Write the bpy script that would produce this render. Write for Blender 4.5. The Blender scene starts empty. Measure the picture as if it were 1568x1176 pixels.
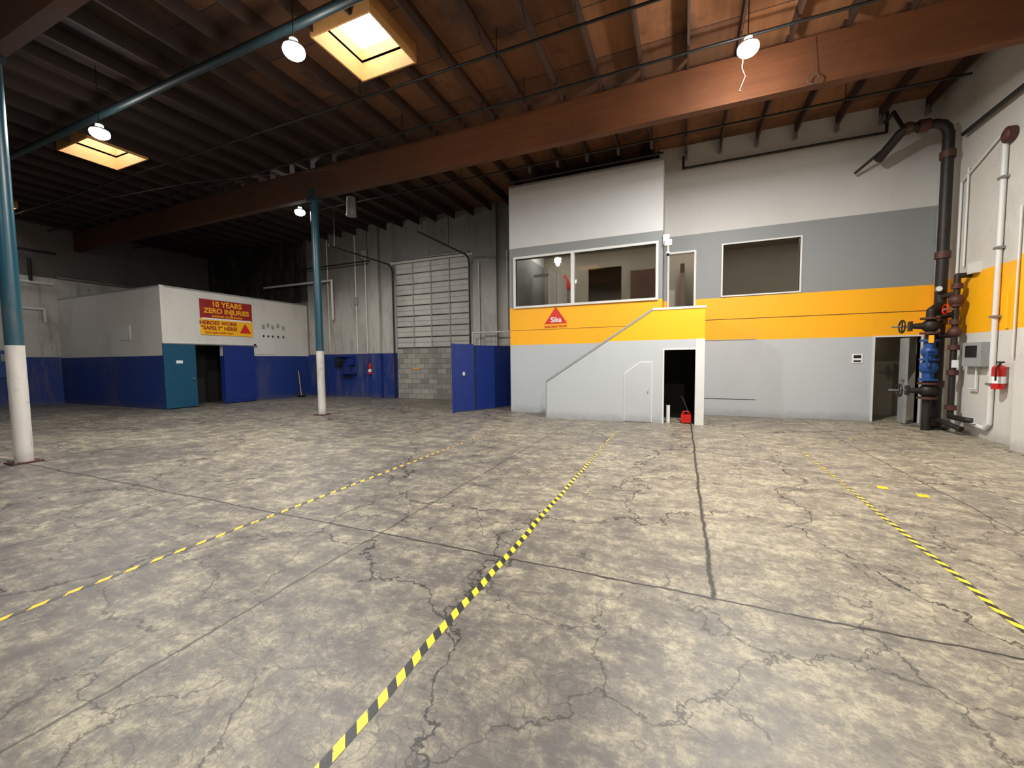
import bpy, bmesh, math, random
from mathutils import Vector, Matrix
random.seed(4)
H=1.55
sc=bpy.context.scene
# ---------------------------------------------------------------- camera
xh=Vector((1474,-21,620)).normalized()
yh=Vector((264,40,-620)); yh=(yh-xh*yh.dot(xh)).normalized()
zh=xh.cross(yh)
cam=bpy.data.cameras.new('camera'); co=bpy.data.objects.new('camera',cam); sc.collection.objects.link(co)
M=Matrix((xh,yh,zh)).to_4x4(); M.translation=Vector((0,0,H)); co.matrix_world=M
cam.sensor_width=36; cam.lens=36*620/1568; cam.clip_start=0.05; cam.clip_end=200
sc.camera=co
sc.view_settings.view_transform='Standard'
sc.view_settings.exposure=0.0
# ---------------------------------------------------------------- node helpers
class NT:
    def __init__(s,name):
        s.m=bpy.data.materials.new(name); s.m.use_nodes=True; s.t=s.m.node_tree; s.t.nodes.clear()
        s.out=s.t.nodes.new('ShaderNodeOutputMaterial')
        s.b=s.t.nodes.new('ShaderNodeBsdfPrincipled'); s.t.links.new(s.b.outputs[0],s.out.inputs[0])
    def n(s,k,**kw):
        nd=s.t.nodes.new(k)
        for a,v in kw.items(): setattr(nd,a,v)
        return nd
    def set(s,sock,v):
        if isinstance(v,bpy.types.NodeSocket): s.t.links.new(v,sock)
        elif isinstance(v,(tuple,list)) and len(v)==3 and sock.type=='RGBA': sock.default_value=(*v,1)
        else: sock.default_value=v
    def pos(s):
        if not hasattr(s,'_p'): s._p=s.n('ShaderNodeNewGeometry').outputs['Position']
        return s._p
    def xyz(s):
        if not hasattr(s,'_x'):
            q=s.n('ShaderNodeSeparateXYZ'); s.t.links.new(s.pos(),q.inputs[0]); s._x=q.outputs
        return s._x
    def math(s,op,a,b=0.0,c=None,clamp=False):
        q=s.n('ShaderNodeMath',operation=op); q.use_clamp=clamp
        s.set(q.inputs[0],a); s.set(q.inputs[1],b)
        if c is not None: s.set(q.inputs[2],c)
        return q.outputs[0]
    def mix(s,f,a,b,blend='MIX'):
        q=s.n('ShaderNodeMix',data_type='RGBA',blend_type=blend)
        s.set(q.inputs[0],f); s.set(q.inputs[6],a); s.set(q.inputs[7],b); return q.outputs[2]
    def noise(s,scale,detail=4,rough=.55,vs=None,off=(0,0,0),dist=0.0):
        q=s.n('ShaderNodeTexNoise'); q.inputs['Scale'].default_value=scale
        q.inputs['Detail'].default_value=detail; q.inputs['Roughness'].default_value=rough; q.inputs['Distortion'].default_value=dist
        mp=s.n('ShaderNodeMapping'); mp.inputs['Location'].default_value=off
        if vs: mp.inputs['Scale'].default_value=vs
        s.t.links.new(s.pos(),mp.inputs[0]); s.t.links.new(mp.outputs[0],q.inputs['Vector'])
        return q.outputs['Fac']
    def ramp(s,f,lo,hi):
        q=s.n('ShaderNodeMapRange'); q.interpolation_type='SMOOTHSTEP'
        s.set(q.inputs[0],f); q.inputs[1].default_value=lo; q.inputs[2].default_value=hi
        return q.outputs[0]
    def comb(s,x,y,z):
        q=s.n('ShaderNodeCombineXYZ'); s.set(q.inputs[0],x); s.set(q.inputs[1],y); s.set(q.inputs[2],z); return q.outputs[0]
    def bump(s,h,st=.3,d=.01):
        q=s.n('ShaderNodeBump'); q.inputs['Strength'].default_value=st; q.inputs['Distance'].default_value=d
        s.set(q.inputs['Height'],h); s.t.links.new(q.outputs[0],s.b.inputs['Normal'])
    def col(s,c): s.set(s.b.inputs['Base Color'],c)
    def rough(s,r): s.set(s.b.inputs['Roughness'],r)
def lin(r,g,b):
    f=lambda c:(c/255/12.92) if c/255<=.04045 else ((c/255+.055)/1.055)**2.4
    return (f(r),f(g),f(b))
_c={}
def plain(name,rgb,rough=.5,metal=0.0,var=.12,scale=6):
    if name in _c: return _c[name]
    t=NT(name); n=t.noise(scale,5,.6)
    d=tuple(c*(1-var*2) for c in rgb); l=tuple(min(1,c*(1+var)) for c in rgb)
    t.col(t.mix(n,d,l)); t.rough(rough); t.b.inputs['Metallic'].default_value=metal
    _c[name]=t.m; return t.m
def emis(name,rgb,st):
    t=NT(name); t.b.inputs['Base Color'].default_value=(.8,.8,.8,1)
    t.b.inputs['Emission Color'].default_value=(*rgb,1); t.b.inputs['Emission Strength'].default_value=st
    return t.m
def banded(name,bands,dirt=.25,rough=.55,wig=.004,shade=None):
    t=NT(name); z=t.xyz()[2]
    z=t.math('ADD',z,t.math('MULTIPLY',t.math('SUBTRACT',t.noise(3,3),.5),wig*2))
    c=bands[0][1]
    for zs,cc in bands[1:]:
        c=t.mix(t.ramp(z,zs-.004,zs+.004),c,cc)
    d=t.ramp(t.noise(.9,6,.65,vs=(1,1,.45)),.48,.75)
    c=t.mix(t.math('MULTIPLY',d,dirt),c,(.16,.14,.11))
    s=t.ramp(t.noise(7,6,.7,off=(4,2,1)),.60,.70)
    c=t.mix(t.math('MULTIPLY',s,dirt*.9),c,(.12,.10,.08))
    if dirt>.3:
        v=t.ramp(t.noise(5,7,.7,vs=(1,1,.12),off=(1,4,0)),.50,.66); c=t.mix(t.math('MULTIPLY',v,.38),c,(.15,.12,.09))
    if shade:
        zz=t.math('ADD',z,t.math('MULTIPLY',t.noise(.8,5,.6),1.2)); c=t.mix(t.math('MULTIPLY',t.ramp(zz,shade[0],shade[1]),shade[2]),c,lin(64,58,53))  # dimness of the upper wall put into the colour, stronger towards the top
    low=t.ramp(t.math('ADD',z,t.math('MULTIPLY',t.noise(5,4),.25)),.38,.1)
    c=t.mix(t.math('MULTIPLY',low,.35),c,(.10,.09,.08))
    t.col(c); t.rough(rough); t.bump(t.noise(30,4),.12,.004)
    return t.m
LGREY=lin(178,182,184); MGREY=lin(130,133,133); YEL=lin(243,172,10); BLUE=lin(21,50,120)
m_office=banded('paint_office',[(0,LGREY),(1.98,YEL),(3.07,MGREY),(4.78,lin(202,202,200))],dirt=.10)
m_back=banded('paint_back_office',[(0,LGREY),(2.0,YEL),(3.12,MGREY),(4.85,lin(196,194,190))],dirt=.12)
m_right=banded('paint_right',[(0,lin(204,200,192)),(1.97,YEL),(3.14,lin(198,194,185))],dirt=.28)
m_bw=banded('paint_back',[(0,BLUE),(1.88,lin(184,181,174))],dirt=.6,shade=(3.9,6.2,.68))
m_lw=banded('paint_left',[(0,BLUE),(1.85,lin(190,187,180)),(4.95,lin(84,81,78))],dirt=.5)  # top band paints in the dimmer light high on this wall
m_bwd=banded('paint_back_corner_shade',[(0,BLUE),(1.88,lin(120,116,110)),(4.3,lin(36,33,31))],dirt=.7)  # darker tones hold the shadow of the corner above the booth
m_booth=banded('paint_booth',[(0,BLUE),(1.82,lin(208,205,198))],dirt=.25)
m_trim=plain('trim_white',lin(212,211,206),.5,0,.06)
m_blue=plain('blue_door_paint',lin(20,46,122),.45)
m_teal=plain('teal_paint',lin(20,78,108),.4)
m_tealp=plain('teal_pipe_paint',lin(30,48,52),.5)
m_tealc=banded('column_paint',[(0,lin(208,204,198)),(1.86,lin(22,72,88))],dirt=.45,rough=.35)
m_black=plain('black_iron',(.018,.017,.016),.45,.3)
m_iron=plain('weathered_iron',lin(42,34,30),.55,.2,.4,9)
m_red=plain('red_paint',lin(190,28,22),.35)
m_redox=plain('red_oxide',lin(78,42,34),.6,0,.3,12)
m_bluev=plain('valve_blue',lin(24,72,140),.45,0,.25)
m_steel=plain('galvanised_steel',lin(150,150,148),.4,.6)
m_grey=plain('grey_box',lin(150,152,150),.5)
m_dark=plain('dark_interior',(.02,.019,.018),.8)  # near-black stands in for the shade inside unlit rooms and hollows
m_beige=plain('interior_wall',lin(150,142,128),.8,0,.05)
m_brown=plain('brown_door',lin(84,54,40),.6)
m_cable=plain('grey_cable',lin(70,68,66),.6)
m_logo=plain('logo_red',lin(205,36,28),.5,0,.03)
m_logoy=plain('logo_yellow',lin(248,184,24),.5,0,.03)
m_signred=plain('sign_dark_red',lin(150,26,26),.5,0,.05)
m_white=plain('pure_white',(.8,.8,.78),.5,0,.03)
def wood(name,a,b,lam=0,shade=0):
    t=NT(name); x,y,z=t.xyz()
    n=t.noise(3,6,.65,vs=(.35,3,6) if lam else (6,.3,6))
    c=t.mix(n,a,b)
    n2=t.ramp(t.noise(.5,4,.6),.35,.7); c=t.mix(t.math('MULTIPLY',n2,.5),c,tuple(q*.35 for q in a))
    if lam:
        fr=t.math('FRACT',t.math('DIVIDE',z,.038)); l=t.math('LESS_THAN',fr,.12)
        c=t.mix(t.math('MULTIPLY',l,.35),c,tuple(q*.3 for q in a))
    if shade: c=t.mix(t.math('MULTIPLY',t.ramp(t.math('ADD',x,t.math('MULTIPLY',t.noise(.5,4,.6),3.0)),-1.5,-8.5),shade),c,lin(32,25,23))  # timber toned darker to the left, the dim light there painted in
    t.col(c); t.rough(.7); return t.m
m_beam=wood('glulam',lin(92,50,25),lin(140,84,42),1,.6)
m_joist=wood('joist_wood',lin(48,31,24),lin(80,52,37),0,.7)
m_well=wood('skylight_plywood',lin(196,140,78),lin(230,176,108))
t=NT('roof_deck_plywood'); x,y,z=t.xyz()
cx=t.math('FLOOR',t.math('DIVIDE',t.math('ADD',x,40.0),2.4)); cy=t.math('FLOOR',t.math('DIVIDE',t.math('ADD',y,40.0),1.2))
wn=t.n('ShaderNodeTexWhiteNoise'); t.t.links.new(t.comb(cx,cy,0.0),wn.inputs[0])
c=t.mix(t.noise(2,6,.65,vs=(5,.5,1)),lin(100,62,38),lin(160,106,64))
c=t.mix(t.math('MULTIPLY',wn.outputs[0],.6),c,lin(56,36,26))
c=t.mix(t.ramp(t.noise(.7,5,.6,off=(3,0,0)),.5,.72),c,lin(52,34,26))
c=t.mix(t.math('MULTIPLY',t.ramp(t.math('ADD',x,t.math('MULTIPLY',t.noise(.5,4,.6),3.0)),-2.8,-7.5),.88),c,lin(26,22,21))  # deck colour darkens leftward for the weaker light on that side
fy=t.math('FRACT',t.math('DIVIDE',t.math('ADD',y,40.0),1.2)); c=t.mix(t.math('LESS_THAN',fy,.015),c,(.01,.007,.005))
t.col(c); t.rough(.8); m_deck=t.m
# CMU
t=NT('concrete_block'); x,y,z=t.xyz()
br=t.n('ShaderNodeTexBrick'); t.t.links.new(t.comb(x,z,0.0),br.inputs['Vector'])
for k,v in (('Scale',1.0),('Mortar Size',.008),('Brick Width',.41),('Row Height',.205)): br.inputs[k].default_value=v
br.inputs['Color1'].default_value=(*lin(168,164,155),1); br.inputs['Color2'].default_value=(*lin(124,122,115),1); br.inputs['Mortar'].default_value=(*lin(90,88,82),1)
t.col(t.mix(t.math('MULTIPLY',t.noise(9,5),.4),br.outputs[0],lin(116,112,102))); t.rough(.9); m_cmu=t.m
# floor
t=NT('worn_concrete'); x,y,z=t.xyz()
big=t.noise(.30,5,.60,dist=.3); med=t.noise(3.4,11,.84,off=(3,7,0)); stre=t.noise(2.2,10,.82,vs=(.8,2.4,1),off=(1,5,0),dist=.5); fine=t.noise(14,9,.8)
f=t.math('ADD',t.math('MULTIPLY',big,.5),t.math('ADD',t.math('MULTIPLY',med,.65),t.math('MULTIPLY',stre,.7)))
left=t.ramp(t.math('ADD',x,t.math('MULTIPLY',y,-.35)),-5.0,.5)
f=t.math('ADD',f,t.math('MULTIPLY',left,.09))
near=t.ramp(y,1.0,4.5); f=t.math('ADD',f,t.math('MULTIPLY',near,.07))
m1=t.ramp(f,.85,1.24)
c=t.mix(m1,lin(88,83,79),lin(146,138,119))
m2=t.ramp(t.math('ADD',fine,t.math('MULTIPLY',med,.9)),.90,1.08)
c=t.mix(t.math('MULTIPLY',m2,t.math('ADD',.05,t.math('MULTIPLY',m1,.75))),c,lin(182,172,144))
spk=t.ramp(t.noise(7,11,.88,off=(9,1,0)),.50,.58); c=t.mix(t.math('MULTIPLY',spk,.45),c,lin(82,77,72))
st=t.ramp(t.noise(1.3,11,.86,off=(20,3,0)),.56,.62); c=t.mix(t.math('MULTIPLY',st,.36),c,lin(72,69,66))
bl=t.ramp(t.noise(3.0,8,.78,off=(5,30,0)),.65,.70); c=t.mix(t.math('MULTIPLY',bl,.7),c,lin(46,43,41))
sc1=t.noise(1.1,3,.6,vs=(1,1,1),off=(40,2,0)); fr=t.math('FRACT',t.math('MULTIPLY',sc1,30.0)); a1=t.math('MULTIPLY',t.ramp(fr,.12,.04),t.ramp(t.noise(.5,4,.6,off=(8,8,0)),.48,.58))
c=t.mix(t.math('MULTIPLY',a1,t.math('MULTIPLY',fine,.9)),c,lin(58,54,52))
def crk(scale,w,off,th):
    vo=t.n('ShaderNodeTexVoronoi',feature='DISTANCE_TO_EDGE'); vo.inputs['Scale'].default_value=scale
    nz=t.n('ShaderNodeTexNoise'); nz.inputs['Scale'].default_value=scale*2.2; nz.inputs['Detail'].default_value=9; nz.inputs['Roughness'].default_value=.6
    t.t.links.new(t.pos(),nz.inputs['Vector'])
    va=t.n('ShaderNodeVectorMath',operation='MULTIPLY_ADD'); t.t.links.new(nz.outputs['Color'],va.inputs[0]); va.inputs[1].default_value=(.7/scale,)*3; t.t.links.new(t.pos(),va.inputs[2])
    t.t.links.new(va.outputs[0],vo.inputs['Vector'])
    l=t.ramp(vo.outputs['Distance'],w,w*.35)
    return t.math('MULTIPLY',l,t.ramp(t.noise(.6,5,.6,off=off),th,th+.06))
ck=t.math('MAXIMUM',crk(.36,.0062,(2,9,0),.36),t.math('MULTIPLY',crk(1.5,.014,(7,7,0),.48),.75))
c=t.mix(t.math('MULTIPLY',ck,.9),c,lin(38,35,32))
wx=t.math('MULTIPLY',t.math('SUBTRACT',t.noise(1.5,9,.72),.5),.12)
J=None
for ax,v in ((0,.2),(0,2.72),(0,-2.5),(0,-5.3),(0,-9.7),(0,-14.5),(1,2.82),(1,8.65),(1,-1.5)):
    d=t.math('ABSOLUTE',t.math('SUBTRACT',t.math('ADD',(x,y)[ax],wx if v not in (8.65,) else 0.0),v))
    l=t.ramp(d,.024 if v==.2 else .013,.006)
    if v==.2: l=t.math('MULTIPLY',l,t.ramp(y,2.75,2.85))
    elif v==2.82: l=t.math('MULTIPLY',l,1.0)
    else: l=t.math('MULTIPLY',l,.7)
    J=l if J is None else t.math('MAXIMUM',J,l)
c=t.mix(t.math('MULTIPLY',J,t.math('ADD',.55,t.math('MULTIPLY',med,.8))),c,lin(34,31,28))
t.col(c)
t.rough(t.math('ADD',.24,t.math('MULTIPLY',med,.42))); t.b.inputs['Specular IOR Level'].default_value=.45
t.bump(t.math('ADD',t.math('MULTIPLY',fine,.5),t.math('SUBTRACT',med,J)),.25,.006); m_floor=t.m
# tapes
def tapemat(name,ca,cb,wear,L=.13):
    t=NT(name); x,y,z=t.xyz()
    s=t.math('FRACT',t.math('DIVIDE',t.math('ADD',t.math('ADD',x,y),50.0),L)); f=t.math('LESS_THAN',s,.5)
    c=t.mix(f,ca,cb)
    w=t.ramp(t.noise(9,6,.7),wear,wear+.05); far=t.ramp(t.math('ADD',y,t.math('MULTIPLY',t.noise(2.5,5,.6),3.0)),4.5,9.5)
    w=t.math('MAXIMUM',w,t.math('MULTIPLY',far,t.ramp(t.noise(6,5,.6,off=(3,3,3)),.40,.5)))
    c=t.mix(w,c,lin(118,112,98)); t.col(c); t.rough(.5); return t.m
m_tape=tapemat('hazard_tape',lin(240,202,40),(.012,.012,.012),.60)
m_tapeL=tapemat('hazard_tape_scuffed',lin(232,184,44),lin(76,73,69),.60,.16)
m_tapel=tapemat('hazard_tape_worn_edge',lin(190,160,70),lin(70,66,60),.50,.3)
m_tapew=tapemat('white_black_tape',lin(200,194,168),lin(36,34,32),.55,.2)
# glass
t=NT('window_glass'); t.t.nodes.remove(t.b)
tr=t.n('ShaderNodeBsdfTransparent'); tr.inputs[0].default_value=(.92,.93,.92,1); gl=t.n('ShaderNodeBsdfGlossy'); gl.inputs['Roughness'].default_value=.02
ms=t.n('ShaderNodeMixShader'); fr=t.n('ShaderNodeFresnel'); fr.inputs[0].default_value=1.45
t.t.links.new(fr.outputs[0],ms.inputs[0]); t.t.links.new(tr.outputs[0],ms.inputs[1]); t.t.links.new(gl.outputs[0],ms.inputs[2]); t.t.links.new(ms.outputs[0],t.out.inputs[0]); m_glass=t.m
# ---------------------------------------------------------------- mesh builder
class MB:
    def __init__(s): s.bm=bmesh.new(); s.mats=[]
    def mi(s,m):
        if m not in s.mats: s.mats.append(m)
        return s.mats.index(m)
    def faces(s,vs,fs,m,smooth=False):
        bv=[s.bm.verts.new(v) for v in vs]; i=s.mi(m)
        for f in fs:
            try:
                q=s.bm.faces.new([bv[k] for k in f]); q.material_index=i; q.smooth=smooth
            except ValueError: pass
    def box(s,x0,x1,y0,y1,z0,z1,m):
        vs=[(x,y,z) for z in(z0,z1) for y in(y0,y1) for x in(x0,x1)]
        s.faces(vs,[(0,2,3,1),(4,5,7,6),(0,1,5,4),(2,6,7,3),(0,4,6,2),(1,3,7,5)],m)
        return s
    def prism(s,pts,axis,a0,a1,m):
        def P(u,v,a): return {'y':(u,a,v),'x':(a,u,v),'z':(u,v,a)}[axis]
        n=len(pts); vs=[P(u,v,a0) for u,v in pts]+[P(u,v,a1) for u,v in pts]
        fs=[tuple(range(n)),tuple(range(2*n-1,n-1,-1))]+[(i,(i+1)%n,n+(i+1)%n,n+i) for i in range(n)]
        s.faces(vs,fs,m); return s
    def cyl(s,p0,p1,r,m,seg=16,r2=None):
        p0,p1=Vector(p0),Vector(p1); d=(p1-p0).normalized(); r2=r if r2 is None else r2
        a=d.orthogonal().normalized(); b=d.cross(a)
        vs=[]
        for p,rr in((p0,r),(p1,r2)):
            for k in range(seg):
                t=2*math.pi*k/seg; vs.append(p+(a*math.cos(t)+b*math.sin(t))*rr)
        s.faces(vs,[(k,(k+1)%seg,seg+(k+1)%seg,seg+k) for k in range(seg)],m,True)
        s.faces(vs[:seg],[tuple(range(seg))[::-1]],m); s.faces(vs[seg:],[tuple(range(seg))],m); return s
    def sph(s,c,r,m,sc=(1,1,1),seg=14):
        c=Vector(c); vs=[];n=seg//2
        for i in range(n+1):
            th=math.pi*i/n
            for k in range(seg):
                ph=2*math.pi*k/seg; vs.append(c+Vector((r*sc[0]*math.sin(th)*math.cos(ph),r*sc[1]*math.sin(th)*math.sin(ph),r*sc[2]*math.cos(th))))
        s.faces(vs,[(i*seg+k,(i+1)*seg+k,(i+1)*seg+(k+1)%seg,i*seg+(k+1)%seg) for i in range(n) for k in range(seg)],m,True); return s
    def tube(s,pts,r,m,seg=12):
        for a,b in zip(pts,pts[1:]): s.cyl(a,b,r,m,seg)
        for p in pts[1:-1]: s.sph(p,r*1.01,m,seg=seg)
        return s
    def torus(s,c,ax,R,r,m,a=22,b=8):
        c=Vector(c); d=Vector(ax).normalized(); u=d.orthogonal().normalized(); v=d.cross(u); vs=[]
        for i in range(a):
            t=2*math.pi*i/a; e=u*math.cos(t)+v*math.sin(t)
            for k in range(b):
                q=2*math.pi*k/b; vs.append(c+e*(R+r*math.cos(q))+d*r*math.sin(q))
        s.faces(vs,[(i*b+k,((i+1)%a)*b+k,((i+1)%a)*b+(k+1)%b,i*b+(k+1)%b) for i in range(a) for k in range(b)],m,True); return s
    def wall(s,axis,a0,a1,u0,u1,z0,z1,holes,m):
        us=sorted({u0,u1,*[h[0] for h in holes],*[h[1] for h in holes]}); zs=sorted({z0,z1,*[h[2] for h in holes],*[h[3] for h in holes]})
        for i in range(len(us)-1):
            for j in range(len(zs)-1):
                uc=(us[i]+us[i+1])/2; zc=(zs[j]+zs[j+1])/2
                if any(h[0]<uc<h[1] and h[2]<zc<h[3] for h in holes): continue
                if axis=='y': s.box(us[i],us[i+1],a0,a1,zs[j],zs[j+1],m)
                else: s.box(a0,a1,us[i],us[i+1],zs[j],zs[j+1],m)
        return s
    def done(s,name,parent=None,bevel=0):
        me=bpy.data.meshes.new(name); bmesh.ops.recalc_face_normals(s.bm,faces=s.bm.faces); s.bm.to_mesh(me); s.bm.free()
        for m in s.mats: me.materials.append(m)
        o=bpy.data.objects.new(name,me); sc.collection.objects.link(o)
        if parent: o.parent=parent
        if bevel:
            b=o.modifiers.new('bevel','BEVEL'); b.width=bevel; b.segments=2; b.limit_method='ANGLE'
        return o
def empty(name,loc=(0,0,0)):
    o=bpy.data.objects.new(name,None); o.location=loc; sc.collection.objects.link(o); return o
def text(s,size,loc,rot,m,name,parent=None,bold=.0,ax='CENTER',sx=1):
    cu=bpy.data.curves.new(name,'FONT'); cu.body=s; cu.size=size; cu.align_x=ax; cu.align_y='CENTER'; cu.extrude=.004; cu.offset=bold
    o=bpy.data.objects.new(name+'_tmp',cu); sc.collection.objects.link(o); bpy.context.view_layer.update()
    me=bpy.data.meshes.new_from_object(o.evaluated_get(bpy.context.evaluated_depsgraph_get())); bpy.data.objects.remove(o)
    me.materials.clear(); me.materials.append(m)
    q=bpy.data.objects.new(name,me); q.location=loc; q.rotation_euler=rot; q.scale=(sx,1,1); sc.collection.objects.link(q)
    if parent: q.parent=parent
    return q
RX=(math.pi/2,0,math.pi/2); RY=(math.pi/2,0,0)
# ---------------------------------------------------------------- shell
XL,XR,YB,YF=-23.0,5.15,13.7,-9.0; ZC=7.2
MB().box(XL-.2,XR+.2,YF-.2,15.8,-.2,0,m_floor).done('floor')
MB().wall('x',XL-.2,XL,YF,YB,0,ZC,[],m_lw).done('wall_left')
MB().wall('x',XR,XR+.2,YF,12.1,0,ZC,[],m_right).done('wall_right')
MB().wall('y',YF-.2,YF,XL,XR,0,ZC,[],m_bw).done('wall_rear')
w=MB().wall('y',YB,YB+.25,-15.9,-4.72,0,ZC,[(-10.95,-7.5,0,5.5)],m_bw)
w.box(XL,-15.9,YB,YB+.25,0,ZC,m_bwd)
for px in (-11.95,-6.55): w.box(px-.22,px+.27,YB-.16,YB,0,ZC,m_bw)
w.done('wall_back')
MB().box(4.93,XR,8.3,9.15,0,ZC,m_right).done('trim_pilaster')
SK=[(-5.68,-4.5,5.2,6.33),(-14.4,-13.0,5.25,6.38),(-22.3,-20.98,5.3,6.5),(-5.68,-4.5,-2.3,-1.1)]
xs=sorted({XL,XR,*[a for s_ in SK for a in s_[:2]]}); ys=sorted({YF,YB+.2,*[a for s_ in SK for a in s_[2:]]})
w=MB()
for i in range(len(xs)-1):
    for j in range(len(ys)-1):
        cx_,cy_=(xs[i]+xs[i+1])/2,(ys[j]+ys[j+1])/2
        if any(a<cx_<b and c_<cy_<d for a,b,c_,d in SK): continue
        w.box(xs[i],xs[i+1],ys[j],ys[j+1],ZC,ZC+.05,m_deck)
w.done('ceiling')
BY=[-3.0,2.85,8.7]
w=MB(); X=-22.66
while X<XR-.1:
    segs=[(YF,-3.1),(-2.9,2.75),(2.95,8.6),(8.8,12.1 if X>-.5 else YB)]
    for a,b in segs:
        cut=[s_ for s_ in SK if s_[0]-.04<X<s_[1]+.04 and s_[2]>a and s_[3]<b]
        pcs=[(a,b)] if not cut else [(a,cut[0][2]-.04),(cut[0][3]+.04,b)]
        for p,q in pcs: w.box(X-.02,X+.02,p,q,6.93,ZC,m_joist)
    X+=.81
w.done('ceiling_joists')
for by in BY:
    MB().box(XL,XR,by-.09,by+.09,6.16,6.95,m_beam).done('ceiling_beam')
m_sky=emis('skylight_pane_daylight',(.88,.94,1),8.0)
for a,b,c_,d in SK:
    w=MB()
    w.box(a-.03,a,c_-.03,d+.03,6.88,7.5,m_well).box(b,b+.03,c_-.03,d+.03,6.88,7.5,m_well).box(a,b,c_-.03,c_,6.88,7.5,m_well).box(a,b,d,d+.03,6.88,7.5,m_well)
    w.box(a,b,c_,d,7.46,7.5,m_sky)
    w.done('window_skylight')
# ---------------------------------------------------------------- columns
for (cx_,cy_) in ((-9.65,2.85),(-9.7,8.7),(-9.7,-3.0)):
    w=MB().cyl((cx_,cy_,0.02),(cx_,cy_,6.1),.105,m_tealc,24)
    w.box(cx_-.17,cx_+.17,cy_-.17,cy_+.17,0,.025,m_redox).box(cx_-.2,cx_+.2,cy_-.1,cy_+.1,6.1,6.16,m_tealp)
    w.box(cx_-.11,cx_+.11,cy_-.105,cy_-.09,6.16,6.4,m_tealp).box(cx_-.11,cx_+.11,cy_+.09,cy_+.105,6.16,6.4,m_tealp)
    for dx in(-.13,.13):
        for dy in(-.13,.13): w.cyl((cx_+dx,cy_+dy,.02),(cx_+dx,cy_+dy,.06),.015,m_steel,8)
    w.done('support_column')
# ---------------------------------------------------------------- office block
FY=11.12; OX0,OX1=-4.725,-.5
w=MB().wall('y',FY,FY+.15,OX0,OX1,0,6.5,[(-4.53,-.66,3.1,4.46)],m_office)
w.wall('x',OX0,OX0+.15,FY+.15,15.6,0,6.5,[],m_office)
w.wall('x',OX1-.15,OX1,FY+.15,12.1,0,6.5,[],m_office)
w.box(OX0,OX1,FY,YB,6.5,6.56,m_grey)
w.done('wall_office_front')
w=MB().wall('y',12.1,12.25,OX1-.15,XR+.2,0,ZC,[(.94,2.63,3.17,4.48),(-.42,.28,2.2,4.42),(4.15,4.97,0,1.98)],m_back)
w.done('wall_office_back')
def winframe(name,x0,x1,z0,z1,y,mull,fw=.05,d=.05):
    w=MB(); w.box(x0-fw,x1+fw,y-d,y+.08,z0-fw,z0,m_trim).box(x0-fw,x1+fw,y-d,y+.08,z1,z1+fw,m_trim)
    w.box(x0-fw,x0,y-d,y+.08,z0,z1,m_trim).box(x1,x1+fw,y-d,y+.08,z0,z1,m_trim)
    for q in mull: w.box(q-.045,q+.045,y-d,y+.08,z0,z1,m_trim)
    w.box(x0,x1,y+.03,y+.036,z0,z1,m_glass); return w.done(name)
winframe('window_1',-4.53,-.66,3.1,4.46,FY,[-2.83],.06)
winframe('window_2',.94,2.63,3.17,4.48,12.1,[],.035,.03)
# interiors
w=MB()
w.box(-4.57,5.3,15.4,15.5,0,5.2,m_beige); w.box(5.25,5.3,12.25,15.4,0,5.2,m_beige)
w.box(-4.57,-.66,11.27,15.4,5.1,5.2,m_beige); w.box(-.66,5.3,12.25,15.4,5.1,5.2,m_beige)
w.box(-4.57,-.66,11.27,12.25,2.1,2.2,m_beige).box(-4.57,5.3,12.25,15.4,2.1,2.2,m_beige)
w.box(.5,.6,12.25,15.4,2.2,5.1,m_beige)
w.box(-4.57,-3.0,13.9,14.0,2.2,5.1,m_beige).box(-1.9,.5,13.9,14.0,2.2,5.1,m_beige)
w.box(-3.0,-1.9,13.9,14.0,4.6,5.1,m_beige)
w.box(-1.6,-.85,13.84,13.9,2.2,4.4,m_brown)
w.box(-3.78,-3.74,11.9,13.9,2.2,4.3,m_trim).box(-3.75,-3.72,12.6,12.66,2.2,4.3,m_trim).box(-4.5,-3.74,12.6,12.66,4.22,4.3,m_trim)
w.box(-.1,.02,13.0,13.9,2.2,4.3,m_brown)
w.done('wall_office_interior')
m_pan=emis('ceiling_panel',(1,.96,.88),24)
w=MB()
for a,b in((-2.1,12.7),(-3.9,12.9),(1.6,13.6),(3.4,13.6),(0,12.9)): w.box(a-.18,a+.18,b-.3,b+.3,5.06,5.1,m_pan)
w.done('ceiling_light_panel')
w=MB().prism([(-4.08,3.98),(-3.52,3.98),(-3.8,4.5)],'y',13.86,13.89,m_logo); w.done('triangle_sign')
w=MB()
w.box(3.2,3.3,12.25,15.4,0,2.1,m_beige).box(4.55,5.2,13.6,13.7,0,2.1,m_beige)
w.box(-.6,.35,12.06,12.1,0,2.08,m_dark).box(.33,.36,10.31,12.06,0,2.08,m_dark).box(-.66,-.62,10.31,12.06,0,2.08,m_dark)  # dark lining added so the doorway under the landing looks unlit
w.done('wall_storage_interior')
m_pan2=emis('store_bulb',(1,.9,.75),12)
MB().cyl((4.2,13.4,2.04),(4.2,13.4,2.1),.09,m_pan2).done('store_ceiling_light')
def doortrim(name,x0,x1,z0,z1,y,t_=.05):
    MB().box(x0-t_,x0,y-.03,y+.16,z0,z1+t_,m_trim).box(x1,x1+t_,y-.03,y+.16,z0,z1+t_,m_trim).box(x0,x1,y-.03,y+.16,z1,z1+t_,m_trim).done(name)
doortrim('trim_1',-.37,.25,2.2,4.38,12.1)
doortrim('trim_2',4.15,4.97,0,1.98,12.1,.035)
MB().box(4.60,4.64,11.75,12.07,0.02,1.94,m_grey).cyl((4.58,11.8,1.0),(4.54,11.8,1.0),.025,m_steel).done('door_1',bevel=.004)
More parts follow.
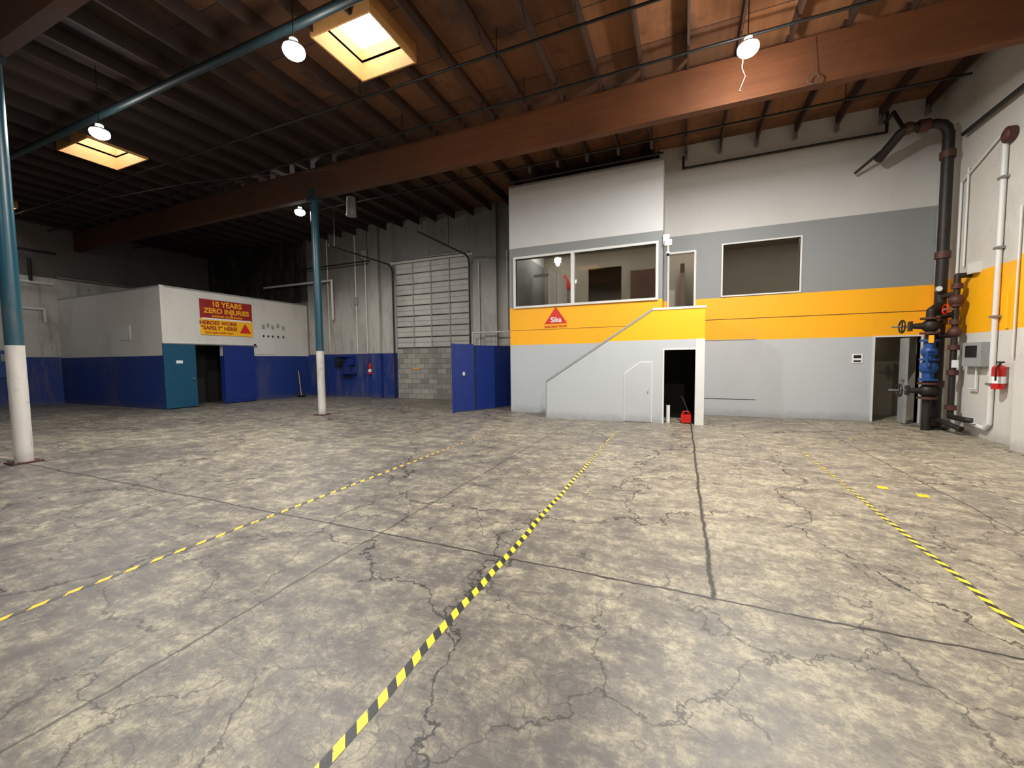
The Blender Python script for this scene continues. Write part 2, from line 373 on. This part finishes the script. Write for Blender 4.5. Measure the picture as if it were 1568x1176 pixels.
# stair enclosure
SY=10.2
w=MB()
w.prism([(-3.3,0),(-.66,0),(-.66,2.68),(-3.3,.95)],'y',SY,SY+.1,m_office)
w.wall('y',SY,SY+.1,-.66,.46,0,2.68,[(-.4,.27,0,1.74)],m_office)
w.box(.36,.46,SY+.1,12.1,0,2.68,m_office)
w.done('wall_stair')
w=MB()
w.prism([(-3.32,.95),(-.66,2.68),(-.66,2.735),(-3.32,1.005)],'y',SY-.015,SY+.115,m_grey)
w.box(-3.33,-3.3,SY-.01,SY+.11,0,1.0,m_grey); w.box(-.66,.475,SY-.015,SY+.115,2.68,2.73,m_trim); w.box(.35,.475,SY+.115,12.1,2.68,2.73,m_trim)
w.box(-.44,-.4,SY-.015,SY+.12,0,1.77,m_trim).box(.27,.46,SY-.02,SY,0,1.98,m_trim).box(-.4,.27,SY-.015,SY+.12,1.74,1.77,m_trim)
w.done('trim_3')
w=MB()
for i in range(12):
    x0=-3.28+i*.22; w.box(x0,x0+.23,SY+.11,FY-.01,0 if i<1 else i*.183-.12,(i+1)*.183,m_grey)
w.box(-.64,.35,SY+.11,12.09,2.085,2.2,m_grey); w.done('staircase',bevel=.004)
w=MB().prism([(-1.32,.02),(-.66,.02),(-.66,1.47),(-.95,1.47),(-1.32,1.2)],'y',SY-.012,SY,m_trim)
w.prism([(-1.30,.03),(-.68,.03),(-.68,1.45),(-.94,1.45),(-1.30,1.185)],'y',SY-.016,SY-.011,m_office)
w.cyl((-.76,SY-.016,.75),(-.76,SY-.04,.75),.012,m_steel); w.done('door_2')
w=MB().box(-.02,.2,SY+.12,SY+.42,.02,.2,m_red).cyl((.03,SY+.27,.2),(.03,SY+.27,.26),.03,m_red).tube([(.0,SY+.2,.2),(.03,SY+.2,.28),(.15,SY+.2,.28),(.18,SY+.2,.2)],.014,m_red)
w.tube([(.12,SY+.3,.2),(.12,SY+.33,.3),(.04,SY+.38,.52),(-.02,SY+.4,.62)],.018,m_black); w.done('gas_can',bevel=.02)
MB().cyl((-.31,SY+.2,0),(-.31,SY+.2,.42),.045,m_white).cyl((-.31,SY+.2,.42),(-.31,SY+.2,.425),.03,m_dark).done('plastic_pipe_roll')
lg=empty('logo_sign',(0,0,0))
MB().prism([(-3.65,2.56),(-2.99,2.56),(-3.32,3.03)],'y',FY-.012,FY-.001,m_logo).done('triangle',lg)
text('Sika',.2,(-3.31,FY-.014,2.66),RY,m_white,'logo_text',lg,.004)
text('BUILDING TRUST',.085,(-3.32,FY-.006,2.475),RY,m_logo,'tagline',lg,.001)
MB().box(-4.72,-.9,FY-.004,FY,2.40,2.41,m_redox).done('trim_4')
MB().box(.5,XR,12.095,12.1,2.545,2.56,m_redox).box(.5,1.75,12.09,12.1,.445,.455,m_black).box(.5,1.72,12.09,12.1,2.0,2.02,m_grey).done('trim_5')
w=MB().box(-.46,-.28,10.98,11.1,4.35,4.5,m_trim).cyl((-.37,11.0,4.35),(-.37,11.0,4.18),.02,m_trim).sph((-.37,11.0,4.15),.06,m_trim).sph((-.37,10.96,4.12),.04,m_black).box(-.5,-.34,11.05,11.12,4.4,4.65,m_trim)
w.done('security_camera',bevel=.01)
MB().tube([(-4.72,11.0,6.62),(-.5,11.0,6.62)],.03,m_black).tube([(-.05,11.95,6.85),(-.05,11.95,6.55),(4.15,11.95,6.55),(4.15,11.95,7.0)],.03,m_black).done('sprinkler_pipe')
w=MB(); X=-22.66
while X<XR:
    yy=12.06 if X>-.5 else (11.05 if X>-4.7 else YB-.05)
    if yy!=YB-.05: w.box(X-.03,X+.03,yy-.1,yy+.03,6.8,7.0,m_steel)
    X+=.81
w.done('joist_hangers')
w=MB().box(3.73,3.93,12.085,12.1,1.38,1.6,m_white).box(3.76,3.9,12.08,12.085,1.5,1.57,m_black).box(3.76,3.9,12.08,12.085,1.41,1.45,m_black).done('safety_sign')
# ---------------------------------------------------------------- roll-up door
w=MB(); x0,x1=-10.93,-7.52; z0,z1=2.08,5.5; ND=8
m_rd=plain('rollup_door_white',lin(192,190,182),.5,0,.2,2)
w.box(x0,x1,YB+.06,YB+.1,z0,z1,m_rd)
ph=(z1-z0)/ND
for i in range(ND):
    w.box(x0,x1,YB+.035,YB+.06,z0+i*ph+.03,z0+i*ph+ph*.47,m_rd).box(x0,x1,YB+.035,YB+.06,z0+i*ph+ph*.53,z0+(i+1)*ph-.03,m_rd)
    w.box(x0,x1,YB+.05,YB+.065,z0+i*ph-.016,z0+i*ph+.016,m_black)
for k in range(5):
    xx=x0+(x1-x0)*k/4; w.box(xx-.022,xx+.022,YB+.01,YB+.04,z0,z1,m_grey)
w.done('rollup_door')
w=MB().box(x0-.02,x1+.02,YB+.05,YB+.2,0,2.08,m_cmu)
for (a,b) in((-10.2,1.2),(-8.3,1.75)): w.box(a,a+.35,YB+.03,YB+.05,b,b+.08,m_well)
w.done('wall_block_infill')
w=MB()
for xx in(x0-.08,x1+.08):
    pts=[(xx,YB-.08,.0),(xx,YB-.08,5.2),(xx,YB-.14,5.36),(xx,YB-.3,5.45),(xx,10.4,5.45)]
    w.tube(pts,.03,m_black,8); w.tube([(xx,10.65,5.45),(xx,10.68,6.75)],.015,m_black,8); w.tube([(xx,12.2,5.45),(xx,12.2,6.9)],.015,m_black,8)
w.tube([(x0-.08,YB-.1,5.62),(x1+.08,YB-.1,5.62)],.03,m_steel,8)
w.box(x0-.2,x1+.2,YB-.03,YB,5.5,5.6,m_rd)
w.done('rollup_door_track')
def slab(w,p,q,th,z0,z1,m):
    p,q=Vector(p),Vector(q); d=(q-p).normalized(); n=Vector((-d.y,d.x))*th/2
    pts=[p+n,q+n,q-n,p-n]; w.prism([(a.x,a.y) for a in pts],'z',z0,z1,m)
w=MB(); slab(w,(-6.22,10.32),(-5.85,10.9),.07,.03,2.03,m_blue); slab(w,(-5.83,10.95),(-5.0,12.9),.07,.03,2.0,m_blue)
slab(w,(-5.85,10.86),(-5.83,10.95),.03,.1,1.95,m_dark)
w.box(-6.02,-5.96,10.52,10.56,1.1,1.2,m_trim)
w.cyl((-6.22,10.32,0),(-6.22,10.32,2.05),.045,m_blue); w.done('door_3')
MB().tube([(-7.1,13.2,0),(-7.1,13.2,2.55),(-4.8,13.2,2.55)],.03,m_trim).done('guard_rail')
# ---------------------------------------------------------------- corner booth
bx=-16.0; by0=8.0
w=MB().wall('x',bx-.15,bx,by0,YB,0,4.1,[(8.92,9.88,0,2.2)],m_booth).wall('y',by0,by0+.15,XL,bx-.15,0,4.1,[],m_booth)
w.box(XL,bx,by0,YB,4.1,4.16,m_grey)
w.box(bx-.02,bx+.03,by0-.03,by0+.1,0,4.16,m_booth); w.box(bx,bx+.02,by0+.1,11.2,2.2,2.3,m_trim); w.box(bx,bx+.02,11.1,12.0,1.9,2.9,m_trim)
w.box(-18.6,-17.9,by0-.02,by0,2.4,2.9,m_trim); w.done('wall_booth')
w=MB().box(bx+.03,bx+.09,7.95,8.92,.03,2.2,m_teal).box(bx+.09,bx+.1,8.3,8.5,1.55,1.65,m_white).cyl((bx+.09,8.8,1.0),(bx+.15,8.8,1.0),.03,m_steel).done('door_4',bevel=.005)
w=MB().box(bx+.03,bx+.09,9.88,11.05,.03,2.2,m_blue).box(bx+.02,bx+.1,7.95,11.2,2.2,2.24,m_steel).box(bx+.09,bx+.1,9.95,10.98,.12,.2,m_blue).box(bx+.09,bx+.1,9.95,10.98,1.05,1.13,m_blue).done('door_5',bevel=.005)
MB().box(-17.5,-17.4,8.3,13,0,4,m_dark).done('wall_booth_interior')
sg=empty('safety_banner')
MB().box(bx+.005,bx+.03,9.17,11.07,3.18,3.87,m_signred).box(bx+.005,bx+.03,9.17,11.07,2.58,3.18,m_logoy).box(bx+.03,bx+.034,9.22,11.02,3.14,3.2,m_white).done('panel',sg)
text('10 YEARS',.27,(bx+.032,10.12,3.71),RX,m_logoy,'line_1',sg,.006)
text('ZERO INJURIES',.25,(bx+.032,10.12,3.46),RX,m_logoy,'line_2',sg,.006)
text('RANCHO CUCAMONGA',.1,(bx+.032,10.12,3.27),RX,m_logoy,'line_3',sg,.002)
text('HEROES WORK',.19,(bx+.032,9.8,3.02),RX,m_signred,'line_4',sg,.006)
text('"SAFELY" HERE!',.19,(bx+.032,9.82,2.83),RX,m_signred,'line_5',sg,.006)
text('STAY SAFE EVERY DAY',.1,(bx+.032,9.8,2.66),RX,m_signred,'line_6',sg,.002)
MB().prism([(10.55,2.7),(11.0,2.7),(10.775,3.08)],'x',bx+.03,bx+.036,m_logo).done('triangle',sg)
w=MB()
for k,yy in enumerate((11.5,11.7,11.9,12.15,12.4)): w.box(bx+.02,bx+.035,yy,yy+.09,2.95+.08*(k%2),3.1+.08*(k%2),m_grey).box(bx+.02,bx+.04,yy,yy+.06,2.6,2.68,m_black)
w.done('wall_notices')
MB().tube([(-15.6,12.9,.05),(-15.85,13.0,1.15)],.014,m_logoy,8).box(-15.68,-15.52,12.75,13.05,0,.08,m_black).done('broom')
w=MB().box(-14.3,-13.2,YB-.25,YB,1.75,1.8,m_blue).box(-14.2,-13.9,YB-.2,YB,1.35,1.6,m_black).box(-13.5,-13.2,YB-.18,YB,1.4,1.75,m_blue).tube([(-13.9,YB-.1,1.75),(-13.8,YB-.12,.9),(-13.4,YB-.12,.85),(-13.3,YB-.1,1.4)],.02,m_black,8).box(-13.9,-13.1,YB-.22,YB,1.0,1.05,m_blue).done('utility_shelf')
def exting(name,x,y,z,h,ax):
    r=.085; w=MB().cyl((x,y,z),(x,y,z+h),r,m_red,20).sph((x,y,z+h),r,m_red,(1,1,.7)).cyl((x,y,z+h+.03),(x,y,z+h+.1),.03,m_steel)
    w.box(x-.02,x+.02,y-.09,y+.05,z+h+.09,z+h+.12,m_black).tube([(x,y-.02,z+h+.08),(x-.1*ax,y-.12,z+h),(x-.1*ax,y-.12,z+.15)],.013,m_black,8)
    w.cyl((x,y,z+.1),(x,y,z+.22),r+.002,m_white,20); w.box(x+ax*.06,x+ax*.1,y-.04,y+.04,z+.1,z+.35,m_steel); w.done(name)
exting('fire_extinguisher',-12.3,YB-.11,1.0,.4,0)
exting('fire_extinguisher',5.045,9.72,.95,.36,1)
w=MB()
for xx,za,zb in((-14.6,1.9,7),(-13.0,1.9,7),(-12.45,1.9,6.2),(-5.9,2.6,5.5),(-7.05,.5,5.2)): w.tube([(xx,YB-.04,za),(xx,YB-.04,min(zb,6.9))],.025,m_trim,8)
w.tube([(-18.5,YB-.2,5.1),(-14.2,YB-.2,5.1),(-14.2,YB-.2,3.4)],.05,m_trim,10); w.tube([(-16,YB-.3,5.7),(-12,YB-.3,5.7)],.03,m_black,8)
w.box(-13.1,-12.9,YB-.1,YB,4.0,4.3,m_grey).box(-12.6,-12.3,YB-.12,YB,5.9,6.2,m_grey)
w.done('electrical_conduit')
w=MB().tube([(XL+.12,2,4.7),(XL+.12,7.9,4.7)],.06,m_trim,10).tube([(XL+.12,2,3.7),(XL+.12,7.6,3.7),(XL+.12,7.6,3.2)],.05,m_trim,10).tube([(XL+.12,7.3,5.6),(XL+.12,7.3,4.7)],.05,m_black,8).tube([(XL+.2,2,5.9),(XL+.2,8,5.9)],.04,m_black,8)
w.tube([(XL+.12,8,5.0),(XL+.12,13.5,5.0)],.06,m_steel,10)
w.done('wall_pipes')
MB().box(XL,XL+.12,6.3,6.8,1.1,2.1,m_bluev).box(XL+.12,XL+.13,6.4,6.7,1.7,1.95,m_grey).done('electrical_cabinet')
# ---------------------------------------------------------------- ceiling services
MB().tube([(XL,4.6,6.55),(XR,4.6,6.55)],.065,m_tealp,16).done('teal_header_pipe')
w=MB()
for yy,zz in ((6.6,6.78),(7.9,6.78),(10.6,6.78),(1.5,6.78)):
    w.tube([(XL,yy,zz),(4.9,yy,zz)],.024,m_black,8)
    X=-21
    while X<4.8: w.cyl((X,yy,zz),(X,yy,zz-.09),.016,m_black,8); w.cyl((X,yy,zz+.02),(X,yy,ZC),.008,m_black,6); X+=3.0
w.done('sprinkler_branch_lines')
w=MB().tube([(5.05,-2,5.9),(5.05,11.1,5.9)],.04,m_black,10).done('sprinkler_main')
MB().tube([(XL+.3,5.6,6.35),(-17,6.0,6.1),(-12.3,6.9,6.35),(-8,8.2,6.5)],.005,m_cable,6).done('hanging_cable')
m_lens=emis('lamp_lens',(1,.98,.95),90)
def lamp(x,y,z,p,cord=False,rgb=(1,.98,.945),up=.1):
    w=MB().cyl((x,y,z+.02),(x,y,z+.06),.14,m_steel,24,.11).cyl((x,y,z+.06),(x,y,z+.14),.06,m_grey,16).cyl((x,y,z+.14),(x,y,ZC),.008,m_black,6)
    w.sph((x,y,z-.02),.15,m_lens,(1,1,.7),20)
    if cord: w.tube([(x-.05,y,z),(x-.08,y-.02,z-.3),(x-.03,y,z-.42),(x-.1,y,z-.6)],.004,m_cable,6).sph((x-.1,y,z-.62),.012,m_cable)
    w.done('high_bay_lamp')
    l=bpy.data.lights.new('lamp_spread','AREA'); l.shape='DISK'; l.size=.26; l.energy=p; l.color=rgb
    o=bpy.data.objects.new('lamp_spread',l); o.location=(x,y,z-.14); sc.collection.objects.link(o)
    if up:
        l=bpy.data.lights.new('lamp_bulb','POINT'); l.energy=p*up; l.color=rgb; l.shadow_soft_size=.08
        o=bpy.data.objects.new('lamp_bulb',l); o.location=(x,y,z-.24); sc.collection.objects.link(o)
lamp(-5.23,4.44,6.05,380,up=.05); lamp(.86,7.4,6.28,600,True,up=.2); lamp(-11.1,9.4,6.25,120,up=.05); lamp(-10.33,4.35,5.98,250,up=.05)
lamp(1.3,1.2,6.2,280,up=.04); lamp(-6.0,-1.5,6.2,110,up=.04); lamp(-12.2,-1.5,6.2,90,up=.04)
MB().cyl((-9.5,9.9,6.05),(-9.5,9.9,6.6),.15,m_grey,20,.13).cyl((-9.5,9.9,6.6),(-9.5,9.9,6.93),.03,m_black).torus((-9.5,9.9,6.05),(0,0,1),.15,.015,m_steel).done('unlit_pendant_lamp')
MB().tube([(1.95,8.55,6.9),(1.95,8.5,6.3)],.005,m_cable,6).torus((1.95,8.5,6.2),(0,1,0),.08,.008,m_cable).done('hanging_hook')
# ---------------------------------------------------------------- fire riser
w=MB(); rx,ry=4.9,11.25
w.cyl((rx,ry,0),(rx,ry,6.05),.095,m_iron,20)
def coup(x,y,z,r=.13,h=.12,m=m_redox): w.cyl((x,y,z-h/2),(x,y,z+h/2),r,m,18)
for z in(.15,.95,2.25,3.6,5.6): coup(rx,ry,z,.125,.14,m_redox)
w.cyl((rx,ry,0),(rx,ry,.04),.2,m_iron,20)
pts=[(rx,ry,6.0),(rx-.03,ry,6.13),(rx-.1,ry,6.22),(rx-.22,ry,6.26),(4.25,ry,6.26),(4.15,ry+.06,6.2),(3.95,11.75,5.9)]
w.tube(pts,.09,m_iron,16); w.cyl((4.42,ry,6.26),(4.58,ry,6.26),.125,m_redox); w.cyl((4.2,ry,6.26),(4.3,ry,6.26),.12,m_redox)
w.tube([(4.2,11.3,6.3),(4.1,11.5,6.75),(4.1,11.9,6.75)],.04,m_iron); w.tube([(4.1,11.6,6.15),(3.6,11.95,5.75)],.03,m_iron)
ax_,ay=4.66,11.0
w.tube([(ax_,ay,0),(ax_,ay,2.45),(rx,ry,2.6)],.075,m_iron,16)
w.cyl((ax_,ay,1.05),(ax_,ay,1.85),.09,m_bluev,18); w.sph((ax_,ay,1.3),.145,m_bluev,(1,1,1.1)); w.sph((ax_,ay,1.62),.13,m_bluev)
for z in(1.05,1.46,1.85): w.cyl((ax_,ay,z-.02),(ax_,ay,z+.02),.15,m_bluev,20)
for z in(.82,2.15):
    w.sph((ax_,ay,z),.14,m_iron); w.cyl((ax_,ay,z-.17),(ax_,ay,z-.13),.16,m_redox,18); w.cyl((ax_,ay,z+.13),(ax_,ay,z+.17),.16,m_redox,18)
    w.cyl((ax_,ay,z),(ax_-.3,ay,z),.08,m_iron,14,.05); w.cyl((ax_-.3,ay,z),(ax_-.62,ay,z),.018,m_steel,8)
    w.torus((ax_-.45,ay,z),(1,0,0),.13,.016,m_black); w.box(ax_-.46,ax_-.44,ay-.012,ay+.012,z-.13,z+.13,m_black); w.box(ax_-.46,ax_-.44,ay-.13,ay+.13,z-.012,z+.012,m_black)
    w.box(ax_-.34,ax_-.3,ay-.06,ay+.06,z-.1,z+.1,m_black)
w.tube([(ax_,ay-.12,1.3),(ax_-.12,ay-.22,1.3),(ax_-.12,ay-.22,1.62),(ax_,ay-.12,1.62)],.02,m_bluev)
bx2,by2=4.95,10.82
w.tube([(bx2,by2,.3),(bx2,by2,3.1),(XR-.01,by2,3.1)],.05,m_iron,14)
for z in(.5,1.2,1.7,2.2,2.55,2.9): w.cyl((bx2,by2,z-.05),(bx2,by2,z+.05),.085,m_redox,16)
for z in (2.35,2.75,1.95): w.tube([(rx,ry,z),(bx2,by2,z)],.055,m_iron)
w.sph((bx2,by2,2.0),.11,m_redox); w.sph((bx2,by2,2.62),.12,m_redox); w.torus((bx2-.18,by2-.05,2.45),(1,0,0),.09,.014,m_red); w.tube([(bx2,by2,2.45),(bx2-.2,by2-.05,2.45)],.02,m_steel)
w.tube([(bx2,by2,.32),(bx2,10.3,.32),(bx2+.05,10.25,.32)],.05,m_iron,12); w.tube([(rx,ry,.2),(rx-.05,10.8,.2),(bx2,10.45,.12)],.05,m_iron,12)
for z,c in((2.05,m_black),(2.3,m_steel),(2.9,m_steel)): w.cyl((rx-.1,ry-.12,z),(rx-.1,ry-.17,z),.06,c,16); w.cyl((rx-.1,ry-.17,z),(rx-.1,ry-.172,z),.05,m_white,16)
w.box(ax_-.1,ax_-.02,ay-.2,ay-.19,1.8,1.95,m_logoy); w.box(bx2-.05,bx2+.05,by2-.07,by2-.06,1.3,1.45,m_white)
w.done('fire_sprinkler_riser')
MB().box(XR-.14,XR,10.15,10.68,1.33,1.78,m_grey).box(XR-.15,XR-.14,10.25,10.58,1.5,1.72,m_black).tube([(XR-.06,10.4,1.33),(XR-.06,10.4,.9),(XR-.06,10.6,.9)],.015,m_trim,8).done('alarm_control_box',bevel=.008)
w=MB().tube([(XR-.05,10.75,.25),(XR-.05,10.1,.2),(XR-.05,10.0,.3),(XR-.05,10.0,5.2)],.04,m_trim,12)
for z in(1,2.2,3.4,4.6): w.box(XR-.1,XR,9.93,10.07,z,z+.04,m_steel)
w.tube([(XR-.04,11.2,2.9),(XR-.04,11.2,5.0),(XR-.04,10.0,5.45)],.022,m_trim,8).tube([(XR-.04,11.0,3.3),(XR-.04,11.0,5.2)],.018,m_trim,8).tube([(XR-.04,9.55,1.5),(XR-.04,9.55,4.0)],.016,m_trim,8)
w.box(XR-.1,XR,10.55,10.75,3.1,3.3,m_trim); w.done('wall_conduit')
MB().cyl((XR-.02,9.9,5.3),(XR-.1,9.9,5.3),.13,m_redox,24).sph((XR-.1,9.9,5.3),.11,m_redox,(.4,1,1)).cyl((XR-.02,9.9,5.3),(XR,9.9,5.3),.08,m_steel).done('alarm_bell')
w=MB().tube([(XR-.03,9.88,1.0),(XR-.03,9.84,1.1),(XR-.03,9.85,1.2)],.012,m_red,6).box(XR-.03,XR-.002,9.75,9.8,2.0,2.6,m_logoy).done('alarm_cable')
# ---------------------------------------------------------------- floor tapes
def tape(x0,y0,x1,y1,wd,m,n=40):
    w=MB(); p,q=Vector((x0,y0)),Vector((x1,y1)); d=(q-p).normalized(); nn=Vector((-d.y,d.x)); vs=[]
    for i in range(n+1):
        c_=p.lerp(q,i/n)+nn*(random.uniform(-.008,.008)); 
        for sgn in(-1,1): vs.append((*(c_+nn*sgn*wd/2),.002))
    w.faces(vs,[(2*i,2*i+1,2*i+3,2*i+2) for i in range(n)],m); w.done('floor_marking_tape')
tape(-1.255,.6,-1.28,8.5,.05,m_tape); tape(-3.83,-.5,-3.79,8.6,.045,m_tapeL)
tape(1.77,1.5,1.83,8.2,.045,m_tape); tape(3.22,3,3.29,11.5,.04,m_tapew)
tape(-3.3,9.0,1.9,8.85,.05,m_tapel); tape(1.9,8.3,3.1,9.6,.04,m_tapel); tape(-3.9,8.6,-3.3,10.0,.04,m_tapel)
w=MB()
for a,b in((2.19,6.0),(2.47,5.8)): w.faces([(a-.06,b-.05,.002),(a+.03,b-.06,.002),(a+.06,b+.05,.002),(a-.04,b+.07,.002)],[(0,1,2,3)],m_logoy)
w.done('yellow_tape_patches')
# ---------------------------------------------------------------- world
wd=bpy.data.worlds.new('world'); sc.world=wd; wd.use_nodes=True
bg=wd.node_tree.nodes['Background']; bg.inputs[0].default_value=(.6,.7,.85,1); bg.inputs[1].default_value=.05
